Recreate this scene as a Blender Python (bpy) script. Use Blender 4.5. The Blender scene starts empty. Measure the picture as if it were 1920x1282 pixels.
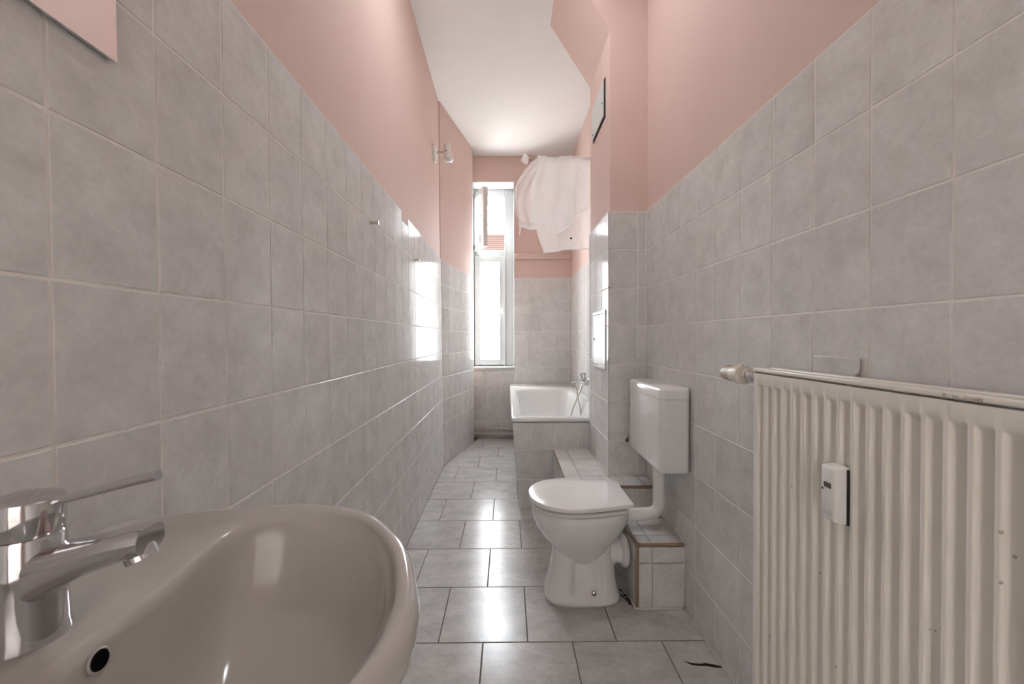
import bpy, bmesh, math, random
from mathutils import Matrix, Vector, noise
random.seed(7)
S = bpy.context.scene
COL = S.collection

# ------------------------------------------------------------------ camera
CAM_H = 1.138
F_PX = 755.84
YAW, PITCH, ROLL = -.0111, -.0118, .0025
cam_d = bpy.data.cameras.new('camera')
cam_d.sensor_width = 36; cam_d.sensor_fit = 'HORIZONTAL'
cam_d.lens = F_PX / 1920 * 36
cam_d.clip_start = .01
cam_d.dof.use_dof = True; cam_d.dof.focus_distance = 2.8; cam_d.dof.aperture_fstop = 9
cam = bpy.data.objects.new('camera', cam_d); COL.objects.link(cam)
Rm = Matrix.Rotation(YAW, 3, 'Z') @ Matrix.Rotation(PITCH, 3, 'X') @ Matrix.Rotation(ROLL, 3, 'Y')
Cm = Matrix((Rm.col[0], Rm.col[2], -Rm.col[1])).transposed()
cam.matrix_world = Matrix.Translation((0, 0, CAM_H)) @ Cm.to_4x4()
S.camera = cam

# ------------------------------------------------------------------ world, lights, exposure
SKY = 31.0
PANE = 12.5
HALL_FILL = 180.0  # strength of the added fill lamp in the hallway
CEIL_FILL = 16.0  # strength of the added fill lamp on the ceiling
w = bpy.data.worlds.new('overcast_sky'); S.world = w; w.use_nodes = True
w.node_tree.nodes['Background'].inputs[0].default_value = (.88, .945, 1, 1)
w.node_tree.nodes['Background'].inputs[1].default_value = SKY
_nt = w.node_tree
_tc = _nt.nodes.new('ShaderNodeTexCoord'); _sx = _nt.nodes.new('ShaderNodeSeparateXYZ'); _mr = _nt.nodes.new('ShaderNodeMapRange'); _mr.interpolation_type = 'SMOOTHSTEP'
_mr.inputs['From Min'].default_value = -.12; _mr.inputs['From Max'].default_value = .03; _mr.inputs['To Min'].default_value = SKY*.45; _mr.inputs['To Max'].default_value = SKY
_nt.links.new(_tc.outputs['Generated'], _sx.inputs[0]); _nt.links.new(_sx.outputs['Z'], _mr.inputs['Value'])
_nt.links.new(_mr.outputs['Result'], _nt.nodes['Background'].inputs[1])     # overcast sky above, dull ground below the horizon
# portal that only guides sampling of the sky through the open upper window
pl = bpy.data.lights.new('window_portal', 'AREA'); pl.shape = 'RECTANGLE'; pl.size = .36; pl.size_y = .66
pl.cycles.is_portal = True
po = bpy.data.objects.new('window_portal', pl); COL.objects.link(po)
po.location = (-.20, 4.90, 2.48); po.rotation_euler = (-math.pi/2, 0, 0)
S.cycles.adaptive_threshold = .05; S.cycles.max_bounces = 9; S.cycles.sample_clamp_indirect = 10
S.cycles.caustics_reflective = False; S.cycles.caustics_refractive = False
S.view_settings.view_transform = 'Standard'; S.view_settings.look = 'None'
S.view_settings.gamma = 1; S.view_settings.use_curve_mapping = False
S.view_settings.exposure = 1.0

# ------------------------------------------------------------------ materials
def new_mat(name):
    m = bpy.data.materials.new(name); m.use_nodes = True
    nt = m.node_tree
    return m, nt, nt.nodes['Principled BSDF']
def N(nt, t, **kw):
    n = nt.nodes.new(t)
    for k, v in kw.items():
        if k.startswith('i_'):
            n.inputs[k[2:].replace('_', ' ')].default_value = v
        else: setattr(n, k, v)
    return n
def plain(name, col, rough=.4, metal=0, spec=.5, coat=0, bump=0, bscale=200):
    m, nt, b = new_mat(name)
    b.inputs['Base Color'].default_value = (*col, 1)
    b.inputs['Roughness'].default_value = rough
    b.inputs['Metallic'].default_value = metal
    b.inputs['Specular IOR Level'].default_value = spec
    b.inputs['Coat Weight'].default_value = coat
    b.inputs['Coat Roughness'].default_value = .05
    tc = N(nt, 'ShaderNodeTexCoord')
    nz = N(nt, 'ShaderNodeTexNoise', i_Scale=bscale, i_Detail=3.0)
    nt.links.new(tc.outputs['Object'], nz.inputs['Vector'])
    mx = N(nt, 'ShaderNodeMix', data_type='RGBA')
    mx.inputs['A'].default_value = (*[c*.96 for c in col], 1); mx.inputs['B'].default_value = (*[min(1, c*1.04) for c in col], 1)
    nt.links.new(nz.outputs['Fac'], mx.inputs['Factor']); nt.links.new(mx.outputs['Result'], b.inputs['Base Color'])
    if bump:
        bp = N(nt, 'ShaderNodeBump', i_Strength=bump, i_Distance=.001)
        nt.links.new(nz.outputs['Fac'], bp.inputs['Height']); nt.links.new(bp.outputs['Normal'], b.inputs['Normal'])
    return m
def tile_mat(name, ca, cb, rough, scale, wave, fine, stretch=(1, 1, 1), gloss=(.03, .025)):
    m, nt, b = new_mat(name); L = nt.links.new
    tc = N(nt, 'ShaderNodeTexCoord'); oi = N(nt, 'ShaderNodeObjectInfo')
    sc = N(nt, 'ShaderNodeVectorMath', operation='SCALE'); sc.inputs[0].default_value = (37, 53, 71)
    L(oi.outputs['Random'], sc.inputs['Scale'])
    mp = N(nt, 'ShaderNodeMapping'); mp.inputs['Scale'].default_value = stretch
    L(tc.outputs['Object'], mp.inputs['Vector'])
    ad = N(nt, 'ShaderNodeVectorMath', operation='ADD'); L(mp.outputs['Vector'], ad.inputs[0]); L(sc.outputs['Vector'], ad.inputs[1])
    n1 = N(nt, 'ShaderNodeTexNoise', i_Scale=scale, i_Detail=7.0, i_Roughness=.68, i_Distortion=.6); L(ad.outputs['Vector'], n1.inputs['Vector'])
    n2 = N(nt, 'ShaderNodeTexNoise', i_Scale=scale*.22, i_Detail=3.0); L(ad.outputs['Vector'], n2.inputs['Vector'])
    av = N(nt, 'ShaderNodeMath', operation='ADD'); L(n1.outputs['Fac'], av.inputs[0]); L(n2.outputs['Fac'], av.inputs[1])
    rp = N(nt, 'ShaderNodeMapRange'); rp.inputs['From Min'].default_value = .72; rp.inputs['From Max'].default_value = 1.28
    L(av.outputs['Value'], rp.inputs['Value'])
    mx = N(nt, 'ShaderNodeMix', data_type='RGBA'); mx.inputs['A'].default_value = (*ca, 1); mx.inputs['B'].default_value = (*cb, 1)
    L(rp.outputs['Result'], mx.inputs['Factor'])
    hv = N(nt, 'ShaderNodeHueSaturation')
    vr = N(nt, 'ShaderNodeMapRange'); vr.inputs['To Min'].default_value = .965; vr.inputs['To Max'].default_value = 1.035
    L(oi.outputs['Random'], vr.inputs['Value']); L(vr.outputs['Result'], hv.inputs['Value'])
    L(mx.outputs['Result'], hv.inputs['Color']); L(hv.outputs['Color'], b.inputs['Base Color'])
    b.inputs['Roughness'].default_value = .6; b.inputs['Specular IOR Level'].default_value = 0
    n3 = N(nt, 'ShaderNodeTexNoise', i_Scale=14.0, i_Detail=1.0); L(ad.outputs['Vector'], n3.inputs['Vector'])
    b1 = N(nt, 'ShaderNodeBump', i_Strength=wave, i_Distance=.002); L(n3.outputs['Fac'], b1.inputs['Height'])
    b2 = N(nt, 'ShaderNodeBump', i_Strength=fine, i_Distance=.001); L(n1.outputs['Fac'], b2.inputs['Height']); L(b1.outputs['Normal'], b2.inputs['Normal'])
    L(b2.outputs['Normal'], b.inputs['Normal'])
    gl = N(nt, 'ShaderNodeBsdfGlossy'); gl.inputs['Roughness'].default_value = rough; L(b2.outputs['Normal'], gl.inputs['Normal'])
    lw = N(nt, 'ShaderNodeLayerWeight'); lw.inputs['Blend'].default_value = .3
    ma = N(nt, 'ShaderNodeMath', operation='MULTIPLY_ADD'); L(lw.outputs['Facing'], ma.inputs[0]); ma.inputs[1].default_value = gloss[1]; ma.inputs[2].default_value = gloss[0]
    ms = N(nt, 'ShaderNodeMixShader'); L(ma.outputs[0], ms.inputs[0]); L(b.outputs[0], ms.inputs[1]); L(gl.outputs[0], ms.inputs[2])
    L(ms.outputs[0], nt.nodes['Material Output'].inputs[0])
    return m
def paint_mat(name, col, bump=.25):
    m, nt, b = new_mat(name); L = nt.links.new
    tc = N(nt, 'ShaderNodeTexCoord'); mp = N(nt, 'ShaderNodeMapping'); mp.inputs['Scale'].default_value = (1, 1, .35)
    L(tc.outputs['Object'], mp.inputs['Vector'])
    n = N(nt, 'ShaderNodeTexNoise', i_Scale=130.0, i_Detail=4.0); L(mp.outputs['Vector'], n.inputs['Vector'])
    n2 = N(nt, 'ShaderNodeTexNoise', i_Scale=3.0, i_Detail=3.0); L(mp.outputs['Vector'], n2.inputs['Vector'])
    mx = N(nt, 'ShaderNodeMix', data_type='RGBA')
    mx.inputs['A'].default_value = (*[c*.96 for c in col], 1); mx.inputs['B'].default_value = (*[min(c*1.03, 1) for c in col], 1)
    L(n2.outputs['Fac'], mx.inputs['Factor']); L(mx.outputs['Result'], b.inputs['Base Color'])
    b.inputs['Roughness'].default_value = .75; b.inputs['Specular IOR Level'].default_value = .25
    bp = N(nt, 'ShaderNodeBump', i_Strength=bump, i_Distance=.001); L(n.outputs['Fac'], bp.inputs['Height']); L(bp.outputs['Normal'], b.inputs['Normal'])
    return m
def emit_mat(name, col, strength):
    m, nt, b = new_mat(name)
    b.inputs['Base Color'].default_value = (*col, 1); b.inputs['Emission Color'].default_value = (*col, 1); b.inputs['Emission Strength'].default_value = strength
    return m
M = {}
M['tile'] = tile_mat('mottled_wall_tile', (.65, .635, .62), (.81, .797, .782), .12, 60, .10, .04, gloss=(.05, .045))
M['floor_tile'] = tile_mat('slate_floor_tile', (.42, .402, .388), (.60, .582, .567), .20, 38, .05, .16, (1, 1.7, 1), gloss=(.05, .07))
M['grout'] = plain('light_grout', (.92, .88, .83), .8, bump=.4, bscale=300)
M['floor_grout'] = plain('dark_floor_grout', (.16, .125, .105), .85, bump=.4, bscale=300)
M['brown_trim'] = plain('brown_edge_trim', (.32, .215, .14), .4)
M['pink'] = paint_mat('pink_wall_paint', (.76, .575, .515))
M['ceiling'] = paint_mat('white_ceiling_paint', (.86, .845, .83), .15)
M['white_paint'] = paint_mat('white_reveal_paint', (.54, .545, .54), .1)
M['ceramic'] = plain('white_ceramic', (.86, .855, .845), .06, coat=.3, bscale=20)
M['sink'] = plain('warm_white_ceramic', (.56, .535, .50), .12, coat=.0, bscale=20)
M['enamel'] = plain('white_bath_enamel', (.85, .86, .85), .08, bscale=20)
M['plastic'] = plain('white_plastic', (.87, .865, .85), .18, bscale=40)
M['cream'] = plain('cream_plastic', (.72, .66, .56), .35, bscale=60)
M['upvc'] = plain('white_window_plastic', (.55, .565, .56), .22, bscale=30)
M['sash'] = plain('lightened_window_plastic', (.72, .715, .70), .25, bscale=30)  # same plastic as the window, lightened because the open sash stands in shade
M['chrome'] = plain('polished_chrome', (.62, .62, .63), .07, metal=1, bscale=20)
M['steel'] = plain('brushed_steel', (.62, .58, .53), .32, metal=1, bscale=150)
M['hatch'] = plain('grey_painted_steel', (.60, .61, .60), .35, bscale=60)
M['dark'] = plain('dark_rubber', (.02, .018, .016), .6)
M['lcd'] = plain('grey_display', (.10, .10, .09), .2)
M['red'] = plain('red_dot', (.5, .05, .05), .4)
M['dirt_and_mark'] = plain('dark_dirt_and_mark', (.03, .022, .016), .95, spec=.1, bump=.5, bscale=400)
M['hole'] = plain('dark_opening', (.006, .005, .005), .9, spec=0)
M['pipe'] = plain('painted_pipe', (.72, .66, .60), .35, bscale=60)
M['wood'] = plain('worn_brown_rod', (.40, .27, .18), .5, bscale=60)
M['roof'] = plain('red_clay_roof_tile', (.022, .0142, .0118), .9, spec=0, bump=.3, bscale=12)
M['facade'] = plain('pale_render', (.62, .58, .52), .9, bscale=10)
M['sealant'] = plain('white_sealant', (.70, .66, .60), .5, bscale=80)
M['lamp_glass'] = plain('cream_white_lamp', (.80, .76, .70), .3, bscale=30)

def radiator_mat():
    m, nt, b = new_mat('spotted_radiator_enamel'); L = nt.links.new
    tc = N(nt, 'ShaderNodeTexCoord')
    v = N(nt, 'ShaderNodeTexVoronoi', i_Scale=30.0); L(tc.outputs['Object'], v.inputs['Vector'])
    lt = N(nt, 'ShaderNodeMath', operation='LESS_THAN'); lt.inputs[1].default_value = .085; L(v.outputs['Distance'], lt.inputs[0])
    n = N(nt, 'ShaderNodeTexNoise', i_Scale=9.0, i_Detail=2.0); L(tc.outputs['Object'], n.inputs['Vector'])
    gt = N(nt, 'ShaderNodeMath', operation='GREATER_THAN'); gt.inputs[1].default_value = .56; L(n.outputs['Fac'], gt.inputs[0])
    mu = N(nt, 'ShaderNodeMath', operation='MULTIPLY'); L(lt.outputs[0], mu.inputs[0]); L(gt.outputs[0], mu.inputs[1])
    mu2 = N(nt, 'ShaderNodeMath', operation='MULTIPLY'); L(mu.outputs[0], mu2.inputs[0]); mu2.inputs[1].default_value = .6
    mx = N(nt, 'ShaderNodeMix', data_type='RGBA'); mx.inputs['A'].default_value = (.86, .82, .74, 1); mx.inputs['B'].default_value = (.20, .12, .07, 1)
    L(mu2.outputs[0], mx.inputs['Factor']); L(mx.outputs['Result'], b.inputs['Base Color'])
    b.inputs['Roughness'].default_value = .32
    return m
M['radiator'] = radiator_mat()
def curtain_mat():
    m, nt, b = new_mat('translucent_vinyl'); L = nt.links.new
    b.inputs['Base Color'].default_value = (.92, .91, .90, 1); b.inputs['Roughness'].default_value = .3
    tr = N(nt, 'ShaderNodeBsdfTranslucent'); tr.inputs['Color'].default_value = (.94, .94, .94, 1)
    tp = N(nt, 'ShaderNodeBsdfTransparent')
    m1 = N(nt, 'ShaderNodeMixShader'); m1.inputs[0].default_value = .55; L(b.outputs[0], m1.inputs[1]); L(tr.outputs[0], m1.inputs[2])
    m2 = N(nt, 'ShaderNodeMixShader'); m2.inputs[0].default_value = .50; L(m1.outputs[0], m2.inputs[1]); L(tp.outputs[0], m2.inputs[2])
    L(m2.outputs[0], nt.nodes['Material Output'].inputs[0])
    return m
M['vinyl'] = curtain_mat()
def glass_mat():
    m, nt, b = new_mat('clear_pane'); L = nt.links.new
    tp = N(nt, 'ShaderNodeBsdfTransparent'); gl = N(nt, 'ShaderNodeBsdfGlossy'); gl.inputs['Roughness'].default_value = .02
    fr = N(nt, 'ShaderNodeFresnel'); fr.inputs['IOR'].default_value = 1.45
    ge = N(nt, 'ShaderNodeNewGeometry'); iv = N(nt, 'ShaderNodeMath', operation='SUBTRACT'); iv.inputs[0].default_value = 1; L(ge.outputs['Backfacing'], iv.inputs[1])
    mu = N(nt, 'ShaderNodeMath', operation='MULTIPLY'); L(fr.outputs[0], mu.inputs[0]); L(iv.outputs[0], mu.inputs[1])
    mx = N(nt, 'ShaderNodeMixShader'); L(mu.outputs[0], mx.inputs[0]); L(tp.outputs[0], mx.inputs[1]); L(gl.outputs[0], mx.inputs[2])
    L(mx.outputs[0], nt.nodes['Material Output'].inputs[0]); return m
M['glass'] = glass_mat()
M['frosted'] = emit_mat('daylit_frosted_pane', (.95, .975, 1), PANE)
M['mirror'] = plain('mirror_silver', (.74, .75, .76), .015, metal=1, bscale=20)
M['hall_fill_lamp'] = emit_mat('hall_fill_glow', (.97, .98, 1), HALL_FILL)
M['ceil_fill_glow'] = emit_mat('ceiling_fill_glow', (.95, .98, 1), CEIL_FILL)

# ------------------------------------------------------------------ helpers
def tag(o, label=None, cat=None, group=None, kind=None):
    if label: o['label'] = label
    if cat: o['category'] = cat
    if group: o['group'] = group
    if kind: o['kind'] = kind
    return o
def link(o, parent=None):
    COL.objects.link(o)
    if parent is not None:
        o.parent = parent
        if parent.type == 'EMPTY': o.matrix_parent_inverse = Matrix.Translation(-parent.location)
    return o
def thing(name, loc, label, cat, group=None, kind=None):
    o = bpy.data.objects.new(name, None); o.location = loc; o.empty_display_size = .1
    COL.objects.link(o); return tag(o, label, cat, group, kind)
def mesh(name, vf, mat, parent=None, smooth=False, bevel=0, seg=2, sub=0, recalc=True):
    v, f = vf
    me = bpy.data.meshes.new(name); me.from_pydata([tuple(p) for p in v], [], [tuple(q) for q in f])
    if recalc:
        bm = bmesh.new(); bm.from_mesh(me); bmesh.ops.recalc_face_normals(bm, faces=bm.faces); bm.to_mesh(me); bm.free()
    me.materials.append(M[mat])
    if smooth:
        for p in me.polygons: p.use_smooth = True
        if smooth == 'auto': me.set_sharp_from_angle(angle=math.radians(38))
    o = link(bpy.data.objects.new(name, me), parent)
    if bevel:
        b = o.modifiers.new('bevel', 'BEVEL'); b.width = bevel; b.segments = seg; b.limit_method = 'ANGLE'; b.angle_limit = math.radians(40)
        for p in me.polygons: p.use_smooth = True
        me.set_sharp_from_angle(angle=math.radians(60))
    if sub:
        s = o.modifiers.new('sub', 'SUBSURF'); s.levels = sub; s.render_levels = sub
    return o
def box(x0, x1, y0, y1, z0, z1):
    v = [(x, y, z) for x in (x0, x1) for y in (y0, y1) for z in (z0, z1)]
    return v, [(0, 1, 3, 2), (4, 6, 7, 5), (0, 4, 5, 1), (2, 3, 7, 6), (0, 2, 6, 4), (1, 5, 7, 3)]
def join(*parts):
    V, Fc = [], []
    for v, f in parts:
        n = len(V); V += list(v); Fc += [tuple(i+n for i in q) for q in f]
    return V, Fc
def prism(poly, axis, a, b):
    """poly of 2D points extruded along axis between a and b"""
    def P(p, t):
        if axis == 'x': return (t, p[0], p[1])
        if axis == 'y': return (p[0], t, p[1])
        return (p[0], p[1], t)
    n = len(poly)
    v = [P(p, a) for p in poly] + [P(p, b) for p in poly]
    f = [tuple(range(n)), tuple(range(2*n-1, n-1, -1))] + [(i, (i+1) % n, n+(i+1) % n, n+i) for i in range(n)]
    return v, f
def loft(rings, cap0=True, cap1=True):
    n = len(rings[0]); v = [p for r in rings for p in r]; f = []
    for k in range(len(rings)-1):
        for i in range(n):
            j = (i+1) % n
            f.append((k*n+i, k*n+j, (k+1)*n+j, (k+1)*n+i))
    if cap0: f.append(tuple(range(n-1, -1, -1)))
    if cap1: f.append(tuple(range((len(rings)-1)*n, len(rings)*n)))
    return v, f
def frame_of(d):
    d = d.normalized(); a = Vector((0, 0, 1)) if abs(d.z) < .9 else Vector((1, 0, 0))
    u = d.cross(a).normalized(); return u, d.cross(u).normalized()
def tube(pts, r, n=14, cap=True):
    pts = [Vector(p) for p in pts]; rs = r if isinstance(r, (list, tuple)) else [r]*len(pts)
    rings = []; u = None
    for i, p in enumerate(pts):
        d = (pts[min(i+1, len(pts)-1)]-pts[max(i-1, 0)]).normalized()
        if u is None: u, w_ = frame_of(d)
        else:
            u = (u-d*u.dot(d)).normalized(); w_ = d.cross(u)
        rings.append([p+rs[i]*(math.cos(t)*u+math.sin(t)*w_) for t in [2*math.pi*k/n for k in range(n)]])
    return loft(rings, cap, cap)
def lathe(profile, origin, axis, n=28):
    o = Vector(origin); d = Vector(axis).normalized(); u, w_ = frame_of(d)
    return loft([[o+d*h+max(r, 1e-4)*(math.cos(t)*u+math.sin(t)*w_) for t in [2*math.pi*k/n for k in range(n)]] for r, h in profile])
def fillet(pts, rad, seg=7):
    pts = [Vector(p) for p in pts]; out = [pts[0]]
    for i in range(1, len(pts)-1):
        a, b, c = pts[i-1], pts[i], pts[i+1]
        r = min(rad, (a-b).length*.49, (c-b).length*.49)
        p, q = b+(a-b).normalized()*r, b+(c-b).normalized()*r
        for k in range(seg+1):
            t = k/seg; out.append((1-t)**2*p+2*t*(1-t)*b+t*t*q)
    return out+[pts[-1]]
def catmull(P, per=8, closed=False):
    out = []; n = len(P); P = [Vector(p) for p in P]
    for i in range(n if closed else n-1):
        g = (lambda k: P[k % n]) if closed else (lambda k: P[max(0, min(n-1, k))])
        a, b, c, d = g(i-1), g(i), g(i+1), g(i+2)
        for k in range(per):
            t = k/per
            out.append(.5*((2*b)+(c-a)*t+(2*a-5*b+4*c-d)*t*t+(3*b-a-3*c+d)*t**3))
    if not closed: out.append(P[-1])
    return out
def superellipse(cx, cy, a, b, z, n=40, e=2.3):
    out = []
    for k in range(n):
        t = 2*math.pi*k/n; c, s = math.cos(t), math.sin(t)
        out.append((cx+a*math.copysign(abs(c)**(2/e), c), cy+b*math.copysign(abs(s)**(2/e), s), z))
    return out
def rrect(x0, x1, y0, y1, r, z, seg=6):
    out = []
    for cx, cy, a0 in ((x1-r, y1-r, 0), (x0+r, y1-r, 90), (x0+r, y0+r, 180), (x1-r, y0+r, 270)):
        for k in range(seg+1):
            a = math.radians(a0+90*k/seg); out.append((cx+r*math.cos(a), cy+r*math.sin(a), z))
    return out

# ---- tiles: every tile is an object of its own, alike tiles share their mesh
JOINT = .0042
tile_cache = {}
def tile_mesh(w_, h, mat, t=.006, ch=.0012):
    k = (round(w_, 4), round(h, 4), mat)
    if k not in tile_cache:
        a, b = w_/2, h/2
        R = lambda x, y, z: [(-x, -y, z), (x, -y, z), (x, y, z), (-x, y, z)]
        v, f = loft([R(a, b, -t), R(a, b, -ch), R(a-ch, b-ch, 0)], False, True)
        me = bpy.data.meshes.new('tile'); me.from_pydata(v, [], f); me.materials.append(M[mat]); tile_cache[k] = me
    return tile_cache[k]
def lay_tile(parent, c, u, v, w_, h, mat='tile', tilt=.0016, name='tile'):
    """c centre of the face, u/v unit directions of width and height, normal u x v"""
    u = Vector(u).normalized(); v = Vector(v); v = (v-u*v.dot(u)).normalized(); n = u.cross(v)
    o = bpy.data.objects.new(name, tile_mesh(w_, h, mat))
    rot = Matrix((u, v, n)).transposed()
    rot = rot @ Matrix.Rotation(random.uniform(-tilt, tilt), 3, 'X') @ Matrix.Rotation(random.uniform(-tilt, tilt), 3, 'Y')
    mw = Matrix.Translation(Vector(c)) @ rot.to_4x4()
    COL.objects.link(o)
    o.parent = parent
    if parent.type == 'EMPTY': o.matrix_parent_inverse = Matrix.Translation(-parent.location)
    o.matrix_basis = mw
    return o
def tile_grid(parent, P, u, v, ue, ve, trim=None, mat='tile', tilt=.0016):
    """P(a,b) -> point of the face; ue, ve: joint positions; trim(a0,a1,b0,b1) may cut or drop the cell"""
    for i in range(len(ue)-1):
        for j in range(len(ve)-1):
            a0, a1, b0, b1 = ue[i], ue[i+1], ve[j], ve[j+1]
            if trim:
                r = trim(a0, a1, b0, b1, i, j)
                if r is None: continue
                a0, a1, b0, b1 = r
            if a1-a0 < .008 or b1-b0 < .008: continue
            lay_tile(parent, P((a0+a1)/2, (b0+b1)/2), u, v, a1-a0-JOINT, b1-b0-JOINT, mat, tilt)
def poly_tile(parent, pts, n, mat='tile', t=.006, ch=.0012, name='tile'):
    """a tile of any convex outline lying at its place"""
    pts = [Vector(p) for p in pts]; n = Vector(n).normalized(); c = sum(pts, Vector())/len(pts)
    def ins(d): return [c+(p-c)*(1-d/max((p-c).length, 1e-4)) for p in pts]
    a, b = ins(JOINT*.7), ins(JOINT*.7+ch*1.4)
    v, f = loft([[p-n*t-c for p in a], [p-n*ch-c for p in a], [p-c for p in b]], False, True)
    o = mesh(name, (v, f), mat)
    o.parent = parent
    if parent.type == 'EMPTY': o.matrix_parent_inverse = Matrix.Translation(-parent.location)
    o.matrix_basis = Matrix.Translation(c)
    return o
def clip(poly, a, b, c):
    """keep a*x+b*y<=c"""
    out = []
    for i in range(len(poly)):
        p, q = poly[i], poly[(i+1) % len(poly)]
        dp, dq = a*p[0]+b*p[1]-c, a*q[0]+b*q[1]-c
        if dp <= 0: out.append(p)
        if dp*dq < 0:
            t = dp/(dp-dq); out.append((p[0]+t*(q[0]-p[0]), p[1]+t*(q[1]-p[1])))
    return out
def steps(start, end, pitch, origin):
    """joint positions from start to end with a joint at origin + k*pitch"""
    k = math.ceil((start-origin)/pitch+1e-6); out = [start]
    while origin+k*pitch < end-1e-6:
        out.append(origin+k*pitch); k += 1
    return out+[end]

# ------------------------------------------------------------------ room dimensions
CEIL = 3.18
BACK = -1.0
TW, TH = .153, .203
XR = .742                       # face of the tiles on the right wall
def XL(y, z): return -.5458-.0077*y-.0068*(z-1.138)      # face of the tiles on the left wall
YC = 3.53                       # where the left wall turns
CX, DX, DY = XL(YC, 1), -.368, 4.40
YF = 4.57                       # face of the tiles on the far wall
XRF = .727                      # right wall beside the bathtub
PX0, PY0, PY1 = .537, 2.142, 2.655     # shaft pillar faces

# ------------------------------------------------------------------ floor and ceiling
floor = mesh('floor', box(-.85, .85, BACK-.06, YF+.1, -.12, -.0022), 'floor_grout')
tag(floor, 'grey slate-look tiled bathroom floor in running bond', 'floor', kind='structure')
FS, FX, FY = .3342, -.0946, 1.492
dlen = math.hypot(DX-CX, DY-YC); dux, duy = (DX-CX)/dlen, (DY-YC)/dlen
for j in range(-8, 10):
    y0, y1 = FY+j*FS, FY+(j+1)*FS
    off = FX+(FS/2 if j % 2 == 0 else 0)
    for k in range(-3, 4):
        x0 = off+k*FS
        p = [(x0, y0), (x0+FS, y0), (x0+FS, y1), (x0, y1)]
        p = clip(p, -1, -.0077, .5458-.0068*1.138)
        if p: p = clip(p, -duy, dux, -duy*CX+dux*YC)
        if p: p = clip(p, 1, 0, XR)
        if p: p = clip(p, 0, 1, YF)
        if p: p = clip(p, 0, -1, -BACK)
        if not p or len(p) < 3: continue
        if min(q[0] for q in p) > .1 and min(q[1] for q in p) > 2.66: continue
        if max(q[0] for q in p)-min(q[0] for q in p) < .02 or max(q[1] for q in p)-min(q[1] for q in p) < .02: continue
        full = len(p) == 4 and abs(p[0][0]-x0) < 1e-6 and abs(p[2][0]-x0-FS) < 1e-6 and abs(p[2][1]-y1) < 1e-6
        if full: lay_tile(floor, (x0+FS/2, (y0+y1)/2, 0), (1, 0, 0), (0, 1, 0), FS-JOINT, FS-JOINT, 'floor_tile', .0008, 'floor_tile')
        else: poly_tile(floor, [(q[0], q[1], 0) for q in p], (0, 0, 1), 'floor_tile', name='floor_tile')
ceiling = mesh('ceiling', box(-.85, .95, BACK-.1, 4.95, CEIL, CEIL+.1), 'ceiling')
tag(ceiling, 'plain white ceiling over the narrow bathroom', 'ceiling', kind='structure')

# ------------------------------------------------------------------ left wall
def quad_wall(pts0, pts1):
    """slab between two quads"""
    return list(pts0)+list(pts1), [(0, 1, 2, 3), (7, 6, 5, 4), (0, 4, 5, 1), (1, 5, 6, 2), (2, 6, 7, 3), (3, 7, 4, 0)]
def left_quad(off, y0, y1, z0, z1): return [(XL(y0, z0)+off, y0, z0), (XL(y1, z0)+off, y1, z0), (XL(y1, z1)+off, y1, z1), (XL(y0, z1)+off, y0, z1)]
wall_left = mesh('wall_left', quad_wall(left_quad(-.007, BACK, YC, -.1, CEIL), left_quad(-.15, BACK, YC+.1, -.1, CEIL)), 'pink')
tag(wall_left, 'long left wall, mottled grey tiles below pink paint', 'wall', kind='structure')
LTOP = 1.2098+3*TH
mesh('grout', quad_wall(left_quad(-.0013, BACK, YC, 0, LTOP), left_quad(-.0072, BACK, YC, 0, LTOP)), 'grout', wall_left)
ue = steps(BACK, YC, TW, .4924); ve = steps(0, LTOP, TH, 1.2098)
gap_y = 2.24
def cut_top(a0, a1, b0, b1, i, j):
    if j == len(ve)-2 and a0 < gap_y < a1: return a0, a1, b0, b1-.045
    return a0, a1, b0, b1
tile_grid(wall_left, lambda a, b: (XL(a, b), a, b), (-.0077, 1, 0), (-.0068, 0, 1), ue, ve, cut_top)
gy = [u for u in ue if u < gap_y][-1]
mesh('bare_patch', quad_wall(left_quad(-.0006, gy+.002, gy+TW-.002, LTOP-.047, LTOP+.001), left_quad(-.0072, gy+.002, gy+TW-.002, LTOP-.047, LTOP+.001)), 'pink', wall_left)

# ------------------------------------------------------------------ angled wall by the window
def diag(off, s, z):   # off along the normal into the room
    return (CX+dux*s+duy*off, YC+duy*s-dux*off, z)
wall_ang = mesh('wall_angled', quad_wall([diag(-.007, -.01, -.1), diag(-.007, dlen, -.1), diag(-.007, dlen, CEIL), diag(-.007, -.01, CEIL)],
                                         [diag(-.14, -.05, -.1), (-.56, 4.68, -.1), (-.56, 4.68, CEIL), diag(-.14, -.05, CEIL)]), 'pink')
tag(wall_ang, 'short angled wall between left wall and window, tiled below pink', 'wall', kind='structure')
ATOP = 1.8
mesh('grout', quad_wall([diag(-.0013, 0, 0), diag(-.0013, dlen, 0), diag(-.0013, dlen, ATOP), diag(-.0013, 0, ATOP)],
                        [diag(-.0072, 0, 0), diag(-.0072, dlen, 0), diag(-.0072, dlen, ATOP), diag(-.0072, 0, ATOP)]), 'grout', wall_ang)
tile_grid(wall_ang, lambda a, b: diag(0, a, b), (dux, duy, 0), (0, 0, 1), steps(0, dlen, TW, 0), steps(0, ATOP, TH, 1.2-.004))

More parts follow.
